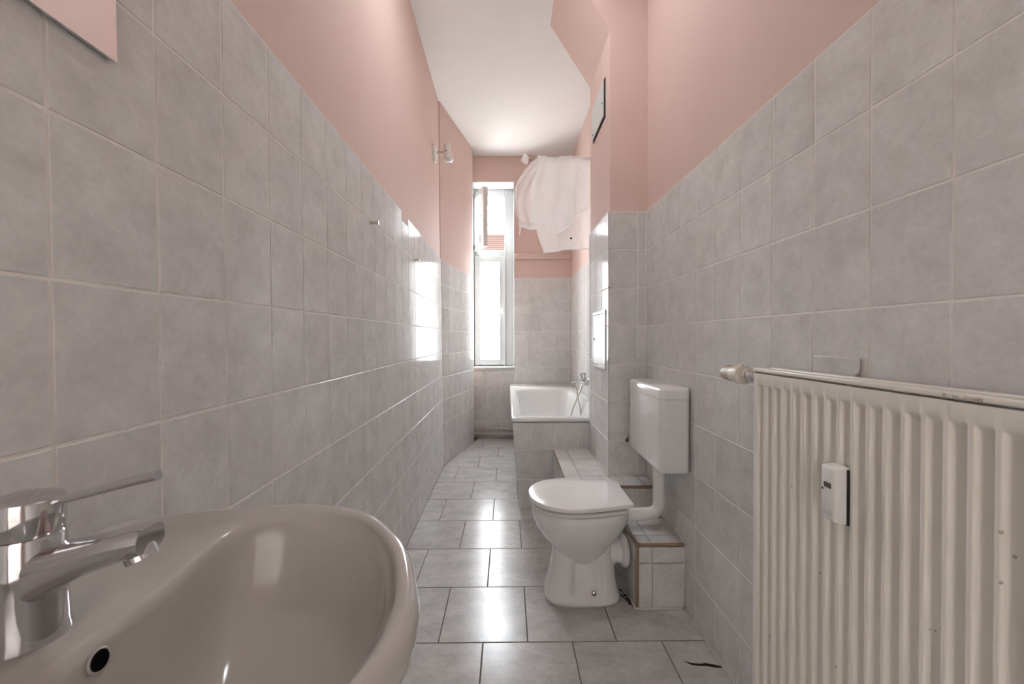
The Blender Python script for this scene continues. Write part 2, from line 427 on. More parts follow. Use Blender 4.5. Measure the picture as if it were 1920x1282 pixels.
# ------------------------------------------------------------------ far wall with window opening
WX0, WX1, WZ0, WZ1 = -.40, .078, .768, 2.893
yp = YF+.007
far = join(box(-.62, WX0, yp, 4.95, -.1, CEIL), box(WX1, .80, yp, 4.95, -.1, CEIL), box(WX0, WX1, yp, 4.95, -.1, WZ0), box(WX0, WX1, yp, 4.95, WZ1, CEIL))
wall_far = mesh('wall_far', far, 'pink'); tag(wall_far, 'far end wall around the tall window, tiled below pink paint', 'wall', kind='structure')
FTOP = 1.812
mesh('grout', join(box(WX1, XRF, YF+.0013, YF+.0072, 0, FTOP), box(-.45, WX1, YF+.0013, YF+.0072, 0, WZ0)), 'grout', wall_far)
fve = steps(0, FTOP, TH, 1.203)
def far_trim(a0, a1, b0, b1, i, j):
    if a1 <= WX1+1e-4:
        if b0 >= WZ0-.006: return None
        return a0, a1, b0, min(b1, WZ0)
    return a0, a1, b0, b1
tile_grid(wall_far, lambda a, b: (a, YF, b), (1, 0, 0), (0, 0, 1), steps(-.38, XRF, TW, WX1), fve, far_trim)
mesh('wall_ledge', box(.085, .735, YF-.016, yp, 2.018, 2.082), 'pink', wall_far, bevel=.006)

# ------------------------------------------------------------------ right wall, near part
wall_right = mesh('wall_right', box(XR+.007, XR+.2, BACK, PY0+.2, -.1, CEIL), 'pink')
tag(wall_right, 'right wall beside radiator and toilet, grey tiles below pink', 'wall', kind='structure')
RTOP = 1.1968+3*TH
mesh('grout', box(XR+.0013, XR+.0072, BACK, PY0, 0, RTOP), 'grout', wall_right)
rue = steps(BACK, PY0, TW, 2.0429); rve = steps(0, RTOP, TH, 1.1968)
tile_grid(wall_right, lambda a, b: (XR, a, b), (0, -1, 0), (0, 0, 1), rue, rve)

# ------------------------------------------------------------------ shaft pillar
prof = [(PX0+.012, -.1), (.96, -.1), (.96, CEIL), (.286, CEIL), (PX0+.012, 2.77)]
pillar = mesh('wall_pillar', prism(prof, 'y', PY0+.010, PY1+.008), 'pink')
tag(pillar, 'boxed-in pipe shaft with sloping pink head beside the bathtub', 'wall', kind='structure')
LZ = .395
mesh('grout', join(box(PX0+.0013, XR, PY0+.0013, PY0+.0105, .26, RTOP), box(PX0+.0013, PX0+.0125, PY0+.0013, PY1, .26, RTOP)), 'grout', pillar)
pve = [LZ]+[z for z in rve if z > LZ+.02]
tile_grid(pillar, lambda a, b: (a, PY0, b), (1, 0, 0), (0, 0, 1), [PX0, .692, XR], pve)
tile_grid(pillar, lambda a, b: (PX0, a, b), (0, -1, 0), (0, 0, 1), [PY0, PY0+TW, PY0+2*TW, PY0+3*TW, PY1], pve)

# ------------------------------------------------------------------ right wall beside the bathtub
wall_bath = mesh('wall_bath', box(XRF+.007, XRF+.2, PY1-.1, YF+.1, -.1, CEIL), 'pink')
tag(wall_bath, 'wall along the bathtub behind the shaft, tiled below pink', 'wall', kind='structure')
mesh('grout', box(XRF+.0013, XRF+.0072, PY1, YF, .5, FTOP), 'grout', wall_bath)
tile_grid(wall_bath, lambda a, b: (XRF, a, b), (0, -1, 0), (0, 0, 1), steps(PY1+.01, YF, TW, YF-TW*.95), [.6]+[z for z in fve if z > .65])

# ------------------------------------------------------------------ unseen wall behind the camera; doorway and hall added for fill light
back = join(box(-.75, -.42, BACK-.12, BACK, -.1, CEIL), box(.45, .95, BACK-.12, BACK, -.1, CEIL), box(-.42, .45, BACK-.12, BACK, 2.05, CEIL))
tag(mesh('wall_back', back, 'pink'), 'unseen pink wall behind the viewer with added doorway for fill light', 'wall', kind='structure')
hall = join(box(-.9, -.8, -2.9, BACK-.12, -.1, 2.7), box(.9, 1.0, -2.9, BACK-.12, -.1, 2.7), box(-.9, 1.0, -3.0, -2.9, -.1, 2.7), box(-.9, 1.0, -3.0, BACK-.12, 2.7, 2.8))
tag(mesh('wall_added_hall', hall, 'ceiling'), 'white walls of added hallway, bouncing fill light through the doorway', 'wall', kind='structure')
tag(mesh('floor_added_hall', box(-.9, 1.0, -3.0, BACK-.06, -.12, -.001), 'facade'), 'pale floor of added hallway, bouncing fill light through the doorway', 'floor', kind='structure')
t = thing('hall_fill_lamp', (.05, -1.36, 2.58), 'added fill lamp, unseen round globe in the hallway behind the viewer', 'lamp')  # invented lamp, reaches the room only as soft fill through the doorway
mesh('base', lathe([(.06, .12), (.06, .09), (.04, .08)], (.05, -1.36, 2.58), (0, 0, 1)), 'plastic', t, smooth='auto')
mesh('globe', lathe([(.002, -.04), (.06, -.035), (.11, -.005), (.13, .03), (.11, .06), (.05, .085), (.04, .09)], (.05, -1.36, 2.58), (0, 0, 1)), 'hall_fill_lamp', t, smooth=True)

t = thing('ceiling_fill_lamp', (0, 1.7, CEIL-.035), 'added fill lamp, unseen flat round disc on ceiling above the toilet', 'lamp')  # invented lamp above the frame, added to brighten the near end
mesh('base', lathe([(.175, .035), (.175, .022), (.165, .020)], (0, 1.7, CEIL-.035), (0, 0, 1), 40), 'plastic', t, smooth='auto')
mesh('diffuser', lathe([(.002, 0), (.12, .002), (.168, .010), (.170, .020)], (0, 1.7, CEIL-.035), (0, 0, 1), 40), 'ceil_fill_glow', t, smooth=True)

# ------------------------------------------------------------------ window
win = thing('window_1', ((WX0+WX1)/2, 4.80, WZ0), 'tall narrow white window with open upper casement and frosted lower pane', 'window', kind='structure')
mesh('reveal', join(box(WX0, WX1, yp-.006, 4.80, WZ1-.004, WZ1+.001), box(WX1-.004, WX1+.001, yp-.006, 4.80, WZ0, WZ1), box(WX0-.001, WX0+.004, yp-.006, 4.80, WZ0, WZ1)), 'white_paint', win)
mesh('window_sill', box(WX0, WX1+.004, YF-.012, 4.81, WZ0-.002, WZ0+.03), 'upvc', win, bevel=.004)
FY0, FY1 = 4.80, 4.88
UX0, UX1 = -.360, -.031
frame = join(box(WX0, UX0, FY0, FY1, WZ0+.03, WZ1-.004), box(UX1, WX1-.004, FY0, FY1, WZ0+.03, WZ1-.004),
             box(UX0, UX1, FY0, FY1, 2.80, WZ1-.004), box(UX0, UX1, FY0, FY1, WZ0+.03, .82))
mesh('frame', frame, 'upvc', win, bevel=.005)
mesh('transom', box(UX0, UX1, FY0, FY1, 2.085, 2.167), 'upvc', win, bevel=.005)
mesh('jamb_strip', box(-.02, -.012, FY0-.006, FY0, WZ0+.03, WZ1-.01), 'upvc', win, bevel=.002)
def frame_ring(x0, x1, z0, z1, gx0, gx1, gz0, gz1, y0, y1):
    return join(box(x0, gx0, y0, y1, z0, z1), box(gx1, x1, y0, y1, z0, z1), box(gx0, gx1, y0, y1, z0, gz0), box(gx0, gx1, y0, y1, gz1, z1))
sash = mesh('lower_sash', frame_ring(-.388, -.024, .808, 2.098, -.321, -.0865, .873, 2.028, 4.775, 4.83), 'upvc', win, bevel=.005)
mesh('glazing_bead', frame_ring(-.329, -.079, .865, 2.036, -.318, -.090, .876, 2.024, 4.768, 4.80), 'upvc', sash, bevel=.003)
mesh('pane', box(-.32, -.087, 4.80, 4.806, .874, 2.027), 'frosted', sash)
def lever(name, base, n, d, parent, ln=.105):
    """window handle: rosette, neck, lever; base point, outward n, lever direction d"""
    b = Vector(base); n = Vector(n).normalized(); d = Vector(d).normalized()
    return mesh(name, join(lathe([(.014, 0), (.014, .006), (.010, .010)], b, n, 16), tube(fillet([b+n*.005, b+n*.042, b+n*.042+d*ln], .014), [.0085]*9+[.0075], 12)), 'plastic', parent, smooth='auto')
lever('handle', (-.052, 4.775, 1.452), (0, -1, 0), (-1, 0, -.28), sash)
# upper casement swung into the room
hx, hy = -.386, 4.79
sd = Vector((.143, -.29, 0)).normalized(); sn = Vector((sd.y, -sd.x, 0))   # sn: the face that looks to the left wall
if sn.x > 0: sn = -sn
SWID = .332
def sash_pt(s, n, z): return Vector((hx, hy, 0))+sd*s+sn*n+Vector((0, 0, z))
def sash_box(s0, s1, n0, n1, z0, z1):
    v, f = box(s0, s1, n0, n1, z0, z1); return [sash_pt(*p) for p in v], f
up = mesh('upper_sash', join(sash_box(0, .07, -.028, .028, 2.15, 2.812), sash_box(SWID-.075, SWID, -.028, .028, 2.15, 2.812),
                             sash_box(.07, SWID-.075, -.028, .028, 2.15, 2.215), sash_box(.07, SWID-.075, -.028, .028, 2.747, 2.812)), 'sash', win, bevel=.006)
mesh('pane', sash_box(.06, SWID-.06, -.003, .003, 2.213, 2.749), 'glass', up)
lever('handle', sash_pt(SWID-.045, .028, 2.50), sn, (0, 0, -1), up, .085)
mesh('hinge', lathe([(.008, 0), (.008, .07)], (-.372, 4.775, 2.20), (0, 0, 1), 12), 'plastic', up, smooth='auto')
mesh('stay_arm', box(-.30, -.06, 4.80, 4.806, 2.168, 2.176), 'steel', win)
# blind box seen at the head of the upper light
mesh('shutter_box', box(UX0, UX1, 4.90, 4.98, 2.735, 2.83), 'upvc', win, bevel=.004)

# neighbouring house beyond the window
nb = thing('neighbour_house', (0, 12, 0), 'house across the courtyard with red clay tile roof seen through upper window', 'house')
mesh('wall', box(-5, 5, 10.6, 14, -6, 3.18), 'facade', nb)
def course(k, n=12):
    t0, t1 = k/n, (k+1)/n
    y0, z0 = 10.3+t0*1.7, 3.05+t0*1.065; y1, z1 = 10.3+t1*1.7, 3.05+t1*1.065
    return [(-5, y0, z0+.05), (5, y0, z0+.05), (5, y1+.05, z1+.03), (-5, y1+.05, z1+.03), (-5, y0, z0-.02), (5, y0, z0-.02), (5, y1+.05, z1-.05), (-5, y1+.05, z1-.05)], [(0, 1, 2, 3), (4, 7, 6, 5), (0, 4, 5, 1), (1, 5, 6, 2), (2, 6, 7, 3), (3, 7, 4, 0)]
for k in range(12): mesh('roof_course', course(k), 'roof', nb)
mesh('ridge', tube([(-5, 12.03, 4.13), (5, 12.03, 4.13)], .07, 10), 'roof', nb)

# ------------------------------------------------------------------ heating pipes along the far wall
for k, z in enumerate((.112, .052)):
    pts = fillet([(-.42, 4.535, z), (-.03, 4.535, z), (.03, 4.535, z-.012*(1-k)), (.066, 4.535, z-.012*(1-k))], .03)
    o = mesh('heating_pipe', tube(pts, .0115, 12), 'pipe', smooth=True)
    tag(o, ['upper painted heating pipe running along foot of window wall', 'lower painted heating pipe just above floor under the window'][k], 'pipe', 'heating pipes under the window')

# ------------------------------------------------------------------ bathtub and tiled surround
RZ = .608
BX0, BX1, BY0, BY1 = .022, XRF-.001, PY1-.004, 4.45
tub = thing('bathtub', (.375, 3.5, 0), 'white enamel bathtub set into tiled surround below the window', 'bathtub')
rings = [rrect(BX0+.012, BX1, BY0+.012, BY1, .02, RZ-.032), rrect(BX0, BX1, BY0, BY1, .02, RZ-.032), rrect(BX0, BX1, BY0, BY1, .022, RZ-.008), rrect(BX0+.006, BX1-.002, BY0+.006, BY1-.004, .02, RZ),
         rrect(BX0+.062, BX1-.058, BY0+.085, BY1-.20, .10, RZ-.003), rrect(BX0+.074, BX1-.07, BY0+.10, BY1-.225, .12, RZ-.016), rrect(BX0+.088, BX1-.084, BY0+.12, BY1-.27, .13, RZ-.08),
         rrect(BX0+.12, BX1-.115, BY0+.16, BY1-.42, .13, RZ-.33), rrect(BX0+.16, BX1-.15, BY0+.22, BY1-.55, .12, RZ-.395), rrect(BX0+.24, BX1-.23, BY0+.35, BY1-.75, .08, RZ-.405)]
mesh('tub', loft(rings, False, True), 'enamel', tub, smooth=True, sub=1)
mesh('drain', lathe([(.03, 0), (.03, .004), (.012, .002)], (.38, 3.2, RZ-.404), (0, 0, 1)), 'chrome', tub, smooth='auto')
sur = thing('bath_surround', (.375, 3.5, 0), 'grey tiled apron with slanted side under the bathtub', 'bath panel')
ST, SB = .030, .077      # slanted side: top and foot
mesh('front_board', prism([(SB+.004, 0), (XRF-.001, 0), (XRF-.001, RZ-.036), (ST+.006, RZ-.036)], 'y', PY1+.0035, PY1+.011), 'grout', sur)
mesh('side_board', prism([(SB+.0015, 0), (SB+.012, 0), (ST+.012, RZ-.036), (ST+.0015, RZ-.036)], 'y', PY1+.011, YF-.001), 'grout', sur)
def sx(z): return SB+(ST-SB)*z/(RZ-.03)
zrow = [0, .195, .398, RZ-.033]
for j in range(3):
    z0, z1 = zrow[j], zrow[j+1]
    for a, b in ((None, .16), (.16, .313), (.313, .466), (.466, PX0+.02)):
        if a is None: poly_tile(sur, [(sx(z0), PY1+.002, z0), (b, PY1+.002, z0), (b, PY1+.002, z1), (sx(z1), PY1+.002, z1)], (0, -1, 0))
        else: lay_tile(sur, ((a+b)/2, PY1+.002, (z0+z1)/2), (1, 0, 0), (0, 0, 1), b-a-JOINT, z1-z0-JOINT)
ye = steps(PY1+.006, YF-.002, TW, PY1+.006)
hh = math.hypot(RZ-.03, ST-SB)
for i in range(len(ye)-1):
    for j in range(3):
        zc = (zrow[j]+zrow[j+1])/2
        if ye[i+1]-ye[i] < .02: continue
        lay_tile(sur, (sx(zc)-.0012, (ye[i]+ye[i+1])/2, zc), (0, -1, 0), (ST-SB, 0, RZ-.03), ye[i+1]-ye[i]-JOINT, (zrow[j+1]-zrow[j])-JOINT)
mesh('ledge_bed', box(ST+.006, XRF, BY1+.002, YF-.001, RZ-.09, RZ-.004), 'grout', sur)
for a, b in ((ST, .16), (.16, .313), (.313, .466), (.466, .619), (.619, XRF)):
    lay_tile(sur, ((a+b)/2, (BY1+YF)/2+.002, RZ+.001), (1, 0, 0), (0, 1, 0), b-a-JOINT, YF-BY1-.008)

# ------------------------------------------------------------------ tiled ledge and low block by the toilet
LX0, LY0 = .298, 1.995
led = thing('tiled_ledge', (.45, 2.3, 0), 'knee-high tiled ledge with brown edge trim between toilet and bathtub', 'ledge')
mesh('core', join(box(LX0+.007, PX0-.001, LY0+.007, PY1-.003, 0, LZ-.007), box(PX0-.001, XR-.001, LY0+.007, PY0-.001, 0, LZ-.007)), 'grout', led)
for a, b in ((LX0, .385), (.385, PX0)):
    for c, d in ((PY0, 2.237), (2.237, 2.44), (2.44, PY1-.002)):
        lay_tile(led, ((a+b)/2, (c+d)/2, LZ), (1, 0, 0), (0, 1, 0), b-a-JOINT, d-c-JOINT)
for a, b in ((LX0, .385), (.385, PX0), (PX0, .69), (.69, XR)):
    lay_tile(led, ((a+b)/2, (LY0+.008+PY0)/2, LZ), (1, 0, 0), (0, 1, 0), b-a-JOINT, PY0-LY0-.008-JOINT)
for a, b in ((LX0+.008, .455), (.455, .608), (.608, XR)):
    for c, d in ((0, .177), (.177, LZ-.012)):
        lay_tile(led, ((a+b)/2, LY0, (c+d)/2), (1, 0, 0), (0, 0, 1), b-a-JOINT, d-c-JOINT)
for c, d in ((LY0+.008, 2.148), (2.148, 2.301), (2.301, 2.454), (2.454, PY1-.002)):
    for e, f_ in ((0, .192), (.192, LZ-.012)):
        lay_tile(led, (LX0, (c+d)/2, (e+f_)/2), (0, -1, 0), (0, 0, 1), d-c-JOINT, f_-e-JOINT)
mesh('edge_trim', box(LX0-.001, XR-.001, LY0-.001, LY0+.009, LZ-.011, LZ+.001), 'brown_trim', led, bevel=.003)
mesh('edge_trim', box(LX0-.001, LX0+.007, LY0+.009, PY1-.003, LZ-.011, LZ+.001), 'brown_trim', led, bevel=.003)

KX0, KY0, KZ = .535, 1.668, .272
blk = thing('tiled_block', (.64, 1.83, 0), 'low tiled box with brown edges behind the toilet outlet by right wall', 'tiled box')
mesh('core', box(KX0+.007, XR-.001, KY0+.007, LY0-.002, 0, KZ-.007), 'grout', blk)
for a, b in ((KX0+.010, .602), (.602, XR-.002)):
    for c, d in ((0, .192), (.192, KZ-.012)):
        lay_tile(blk, ((a+b)/2, KY0, (c+d)/2), (1, 0, 0), (0, 0, 1), b-a-JOINT, d-c-JOINT)
    for c, d in ((KY0+.010, 1.745), (1.745, 1.905), (1.905, LY0-.002)):
        lay_tile(blk, ((a+b)/2, (c+d)/2, KZ), (1, 0, 0), (0, 1, 0), b-a-JOINT, d-c-JOINT)
for c, d in ((KY0+.010, 1.82), (1.82, LY0-.002)):
    for e, f_ in ((0, .192), (.192, KZ-.012)):
        lay_tile(blk, (KX0, (c+d)/2, (e+f_)/2), (0, -1, 0), (0, 0, 1), d-c-JOINT, f_-e-JOINT)
mesh('edge_trim', box(KX0+.010, XR-.002, KY0-.001, KY0+.011, KZ-.011, KZ+.001), 'brown_trim', blk, bevel=.003)
mesh('edge_trim', box(KX0-.001, KX0+.010, KY0-.001, LY0-.003, KZ-.011, KZ+.001), 'brown_trim', blk, bevel=.003)
mesh('edge_trim', box(KX0-.001, KX0+.010, KY0-.001, KY0+.011, 0, KZ-.011), 'brown_trim', blk, bevel=.003)
mesh('sealant_bead', tube([(KX0-.004, KY0+.08, .002), (KX0-.002, KY0-.002, .002), (KX0+.03, KY0-.004, .002), (XR-.004, KY0-.003, .002)], .006, 8), 'sealant', blk, smooth=True)
mesh('sealant_bead', tube([(XR-.002, KY0+.002, .002), (XR-.002, KY0+.002, KZ+.002), (XR-.002, LY0-.004, KZ+.002)], .004, 8), 'sealant', blk, smooth=True)
mesh('sealant_bead', tube([(XR-.001, KY0-.004, .001), (XR-.001, BACK+.02, .001)], .006, 8), 'sealant', wall_right, smooth=True)
mesh('sealant_bead', tube([(XR-.002, PY0-.002, LZ+.003), (XR-.002, PY0-.002, RTOP)], .004, 8), 'sealant', wall_right, smooth=True)
mesh('sealant_bead', tube([(PX0-.002, PY1-.006, LZ+.002), (PX0-.002, PY0-.002, LZ+.002), (XR-.004, PY0-.002, LZ+.002)], .004, 8), 'sealant', led, smooth=True)

# ------------------------------------------------------------------ toilet
TY = 1.792
toi = thing('toilet', (.32, TY, 0), 'white floor-standing toilet with closed lid facing the left wall', 'toilet')
def tring(z, x0, x1, b, e=2.3, dent=0):
    r = superellipse((x0+x1)/2, TY, (x1-x0)/2, b, z, 104, e)
    if dent:
        o = []
        for x, y, zz in r:
            k = min(1, max(0, (x-.272)/.014))*min(1, max(0, (.415-x)/.02)) if x > .2 else 0
            o.append((x, TY+(y-TY)*(1-dent*k), zz))
        r = o
    return r
belly = loft([tring(.4035, .125, .512, .158), tring(.4025, .114, .525, .171), tring(.396, .105, .531, .178), tring(.365, .107, .530, .176), tring(.345, .113, .527, .171),
              tring(.31, .128, .512, .161), tring(.27, .153, .485, .142), tring(.235, .186, .455, .122), tring(.205, .212, .43, .106), tring(.180, .238, .405, .090), tring(.160, .262, .38, .070), tring(.148, .285, .355, .042)])
ped = loft([tring(0, .160, .492, .112, 3.2), tring(.012, .160, .492, .112, 3.2), tring(.03, .166, .486, .106, 3.2, .05), tring(.06, .176, .478, .098, 3.2, .22), tring(.10, .186, .472, .092, 3.2, .34),
            tring(.15, .194, .468, .088, 3.0, .38), tring(.20, .200, .460, .086, 2.8, .25), tring(.25, .205, .45, .085, 2.6, .1)])
trap = tube(catmull([(.415, TY, .10), (.428, TY, .155), (.460, TY, .186), (.505, TY, .184), (.522, TY, .183)], 6), [.050]*6+[.056]*6+[.055]*6+[.054]*7, 26)
mesh('bowl', join(belly, ped, trap), 'ceramic', toi, smooth=True)
mesh('outlet_collar', lathe([(.050, 0), (.066, .004), (.071, .012), (.070, .026), (.062, .034), (.050, .036)], (.497, TY, .183), (1, 0, 0), 36), 'plastic', toi, smooth=True)
def lid_ring(z, d=0, back=.524):
    f = [(.092, 0), (.096, .045), (.111, .088), (.138, .127), (.178, .158), (.228, .177), (.285, .183), (.345, .177), (.415, .162), (.48, .145), (back, .133)]
    c = catmull([(x, y, 0) for x, y in f], 4)
    half = [(p.x, p.y) for p in c]
    pts = [(x, TY+y, z) for x, y in half]+[(x, TY-y, z) for x, y in reversed(half[1:])]
    return [((x-.31)*(1-d/.2)+.31, (y-TY)*(1-d/.18)+TY, z) for x, y, z in pts]
mesh('seat', loft([lid_ring(.4065, .010, .50), lid_ring(.4085, .004, .50), lid_ring(.417, .002, .50), lid_ring(.421, .007, .50)]), 'plastic', toi, smooth='auto')
mesh('lid', loft([lid_ring(.4275, .006), lid_ring(.4285, .001), lid_ring(.440, 0), lid_ring(.4445, .002), lid_ring(.446, .006), lid_ring(.4475, .06)]), 'plastic', toi, smooth='auto')
for s in (-1, 1):
    mesh('hinge', join(lathe([(.011, 0), (.011, .045)], (.512, TY+s*.075-.0225, .424), (0, 1, 0), 16), lathe([(.012, 0), (.008, .02)], (.512, TY+s*.075, .402), (0, 0, 1), 16)), 'plastic', toi, smooth='auto')
mesh('bolt_cap', lathe([(.010, 0), (.010, .004), (.006, .007)], (.365, TY-.094, .048), (0, -1, .1), 18), 'chrome', toi, smooth='auto')

# cistern on the right wall
cis = thing('cistern', (.68, 1.823, .58), 'white plastic cistern mounted on the tiled right wall above toilet', 'cistern')
def cring(z, g, r=.022): return rrect(.615-g, XR-.003, 1.612-g, 2.034+g, r, z)
mesh('tank', loft([cring(.588, -.03, .012), cring(.580, -.022, .016), cring(.584, -.008, .02), cring(.60, -.001), cring(.884, 0)]), 'plastic', cis, smooth='auto')
mesh('tank_lid', loft([cring(.8855, .002), cring(.916, .002), cring(.924, -.002, .02), cring(.928, -.010, .016)]), 'plastic', cis, smooth='auto')
mesh('blind_plug', lathe([(.013, 0), (.013, .0012), (.011, .0016)], (.700, 1.6125, .865), (0, -1, 0), 24), 'plastic', cis, smooth='auto')
mesh('flush_pipe', tube(fillet([(.686, 1.815, .582), (.686, 1.815, .338), (.515, 1.80, .338)], .055, 9), .0275, 22), 'plastic', cis, smooth='auto')
mesh('pipe_nut', lathe([(.036, 0), (.036, -.018), (.030, -.026)], (.686, 1.815, .584), (0, 0, 1), 24), 'plastic', cis, smooth='auto')
val = thing('stop_valve', (.63, 2.10, .596), 'small metal water stop valve on the tiled pillar behind cistern', 'valve')
mesh('body', lathe([(.018, 0), (.018, -.004), (.010, -.006), (.010, -.05), (.007, -.052)], (.642, PY0, .598), (0, 1, 0), 18), 'steel', val, smooth='auto')
mesh('knob', lathe([(.008, 0), (.010, .003), (.010, .014), (.007, .017)], (.634, 2.10, .598), (-1, 0, 0), 18), 'lcd', val, smooth='auto')
mesh('supply_hose', tube(catmull([(.642, 2.10, .605), (.644, 2.095, .66), (.65, 2.07, .70), (.67, 2.03, .71)], 6), .006, 10), 'steel', val, smooth=True)

# dirt and cracks in the corner behind the toilet foot
random.seed(5)
def flake(p, r, z=.0012):
    n = 9; return [(p[0]+r*random.uniform(.35, 1.2)*math.cos(2*math.pi*k/n), p[1]+r*random.uniform(.35, 1.2)*math.sin(2*math.pi*k/n), z) for k in range(n)]
for line in ([(.500, 1.80), (.514, 1.765), (.519, 1.74), (.524, 1.71), (.528, 1.688)], [(.498, 1.765), (.507, 1.74), (.515, 1.715), (.519, 1.69)]):
    parts = []
    for k in range(len(line)-1):
        for q in range(3):
            tt = (q+random.random())/3
            c = (line[k][0]+(line[k+1][0]-line[k][0])*tt+random.uniform(-.002, .002), line[k][1]+(line[k+1][1]-line[k][1])*tt)
            r = flake(c, random.uniform(.003, .008)); parts.append(loft([[(x, y, -.001) for x, y, z in r], r]))
    mesh('dirt_crust', join(*parts), 'dirt_and_mark', floor)['kind'] = 'stuff'

# ------------------------------------------------------------------ washbasin
SY, SCX = .365, -.265
bas = thing('washbasin', (-.33, SY, .70), 'white ceramic washbasin on the left wall in the foreground', 'washbasin')
half_out = [(-.5485, .150), (-.5485, .185), (-.540, .205), (-.501, .222), (-.407, .249), (-.300, .261), (-.205, .228), (-.132, .147), (-.098, .070)]
half_in = [(-.376, .07), (-.386, .155), (-.375, .200), (-.315, .226), (-.250, .217), (-.195, .188), (-.148, .125), (-.124, .055)]
def closed_outline(half, mid0, mid1):
    P = [mid0]+half+[mid1]+[(x, -y) for x, y in reversed(half)]
    return [(p.x, p.y) for p in catmull([(x, y, 0) for x, y in P], 10, True)]
oo = closed_outline(half_out, (-.5485, 0), (-.084, 0)); oi_ = closed_outline(half_in, (-.376, 0), (-.118, 0))
def radial(poly, th):
    dx, dy = math.cos(th), math.sin(th); best = 0
    for i in range(len(poly)):
        ax, ay = poly[i][0]-SCX, poly[i][1]; bx, by = poly[(i+1) % len(poly)][0]-SCX, poly[(i+1) % len(poly)][1]
        ex, ey = bx-ax, by-ay; den = dx*ey-dy*ex
        if abs(den) < 1e-12: continue
        tt = (ax*ey-ay*ex)/den; s = (ax*dy-ay*dx)/den
        if -1e-6 <= s <= 1+1e-6 and tt > best: best = tt
    return best
NA = 128
ths = [2*math.pi*k/NA for k in range(NA)]
RO = [radial(oo, a) for a in ths]; RI = [radial(oi_, a) for a in ths]
def bring(fn): return [(SCX+math.cos(a)*fn(i)[0], SY+math.sin(a)*fn(i)[0], fn(i)[1]) for i, a in enumerate(ths)]
ZR = .884
rings = [bring(lambda i: (.02, .700)), bring(lambda i: (RI[i]*.55, .705)), bring(lambda i: (RI[i]*.85, .735)), bring(lambda i: (RI[i]*1.0+.004, .79)), bring(lambda i: (RO[i]-.016, .832)), bring(lambda i: (RO[i]-.002, .850)), bring(lambda i: (RO[i], .866)),
         bring(lambda i: (RO[i]-.003, .877)), bring(lambda i: (RO[i]-.009, ZR)), bring(lambda i: (RO[i]-.016, ZR)), bring(lambda i: (RO[i]-.024-max(0, RO[i]-RI[i]-.04)*.06, ZR-.004-min(.010, max(0, RO[i]-RI[i]-.035)*.16))),
         bring(lambda i: (RI[i]+.007, ZR-.008-min(.008, max(0, RO[i]-RI[i]-.035)*.12))), bring(lambda i: (RI[i]-.002, ZR-.018)), bring(lambda i: (RI[i]*.965, .852)), bring(lambda i: (RI[i]*.90, .81)),
         bring(lambda i: (RI[i]*.80, .775)), bring(lambda i: (RI[i]*.62, .750)), bring(lambda i: (RI[i]*.38, .738)), bring(lambda i: (.024, .733))]
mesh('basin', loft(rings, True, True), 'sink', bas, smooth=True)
mesh('waste', lathe([(.024, 0), (.030, .003), (.028, .006), (.005, .004)], (SCX, SY, .731), (0, 0, 1)), 'chrome', bas, smooth='auto')
od = Vector((1, 0, .17)).normalized()
mesh('overflow_hole', lathe([(.0085, -.006), (.0085, .0006), (.0085, .0012)], (-.3700, SY, .847), od, 24), 'hole', bas, smooth='auto')
mesh('overflow_rim', lathe([(.0088, .0), (.0088, .0012), (.0098, .0011), (.0110, 0)], (-.3700, SY, .847), od, 24), 'sink', bas, smooth=True)
mesh('drain_pipe', tube(fillet([(SCX, SY, .705), (SCX, SY, .50), (-.40, SY, .47), (-.552, SY, .47)], .05), .018, 14), 'chrome', bas, smooth='auto')

# single-lever tap
FXc = -.432
DZ = .868
tap = thing('tap', (FXc, SY, DZ), 'chrome single-lever mixer tap standing on the washbasin', 'tap')
mesh('body', lathe([(.0275, 0), (.0275, .005), (.0262, .012), (.0252, .05), (.0248, .092), (.0235, .095)], (FXc, SY, DZ), (0, 0, 1), 40), 'chrome', tap, smooth='auto')
def sec(x, zc, hw, hh, tilt=.0):
    return [(x+tilt*(p[1]-0), SY+p[0], zc+p[1]) for p in [(q[0], q[1]) for q in [(a[0], a[1]) for a in rrect(-hw, hw, -hh, hh, min(hw, hh)*.75, 0, 5)]]]
mesh('spout', loft([sec(FXc+.004, .922, .020, .026), sec(FXc+.018, .928, .0195, .0235), sec(FXc+.034, .935, .0185, .0195), sec(FXc+.058, .944, .0175, .0155), sec(FXc+.085, .952, .017, .0135), sec(FXc+.104, .957, .0165, .0128), sec(FXc+.110, .958, .0145, .011)]), 'chrome', tap, smooth='auto')
mesh('aerator', lathe([(.0115, -.012), (.0125, .0), (.0125, .012), (.009, .013)], (FXc+.098, SY, .951), (.45, 0, -1), 24), 'chrome', tap, smooth='auto')
mesh('lever_cap', lathe([(.0238, 0), (.0248, .003), (.0250, .026), (.0238, .031), (.015, .034), (.001, .0345)], (FXc-.001, SY, DZ+.0965), (.06, 0, 1), 40), 'chrome', tap, smooth='auto')
mesh('lever', tube([(FXc+.018, SY, DZ+.121), (FXc+.03, SY, DZ+.1245), (FXc+.075, SY, DZ+.1365), (FXc+.117, SY, DZ+.1470)], [.0036, .004, .0044, .0046], 14), 'chrome', tap, smooth='auto')
mesh('temperature_mark', lathe([(.002, 0), (.002, .0006)], (FXc+.0225, SY-.004, DZ+.113), (1, -.2, 0), 12), 'red', tap)

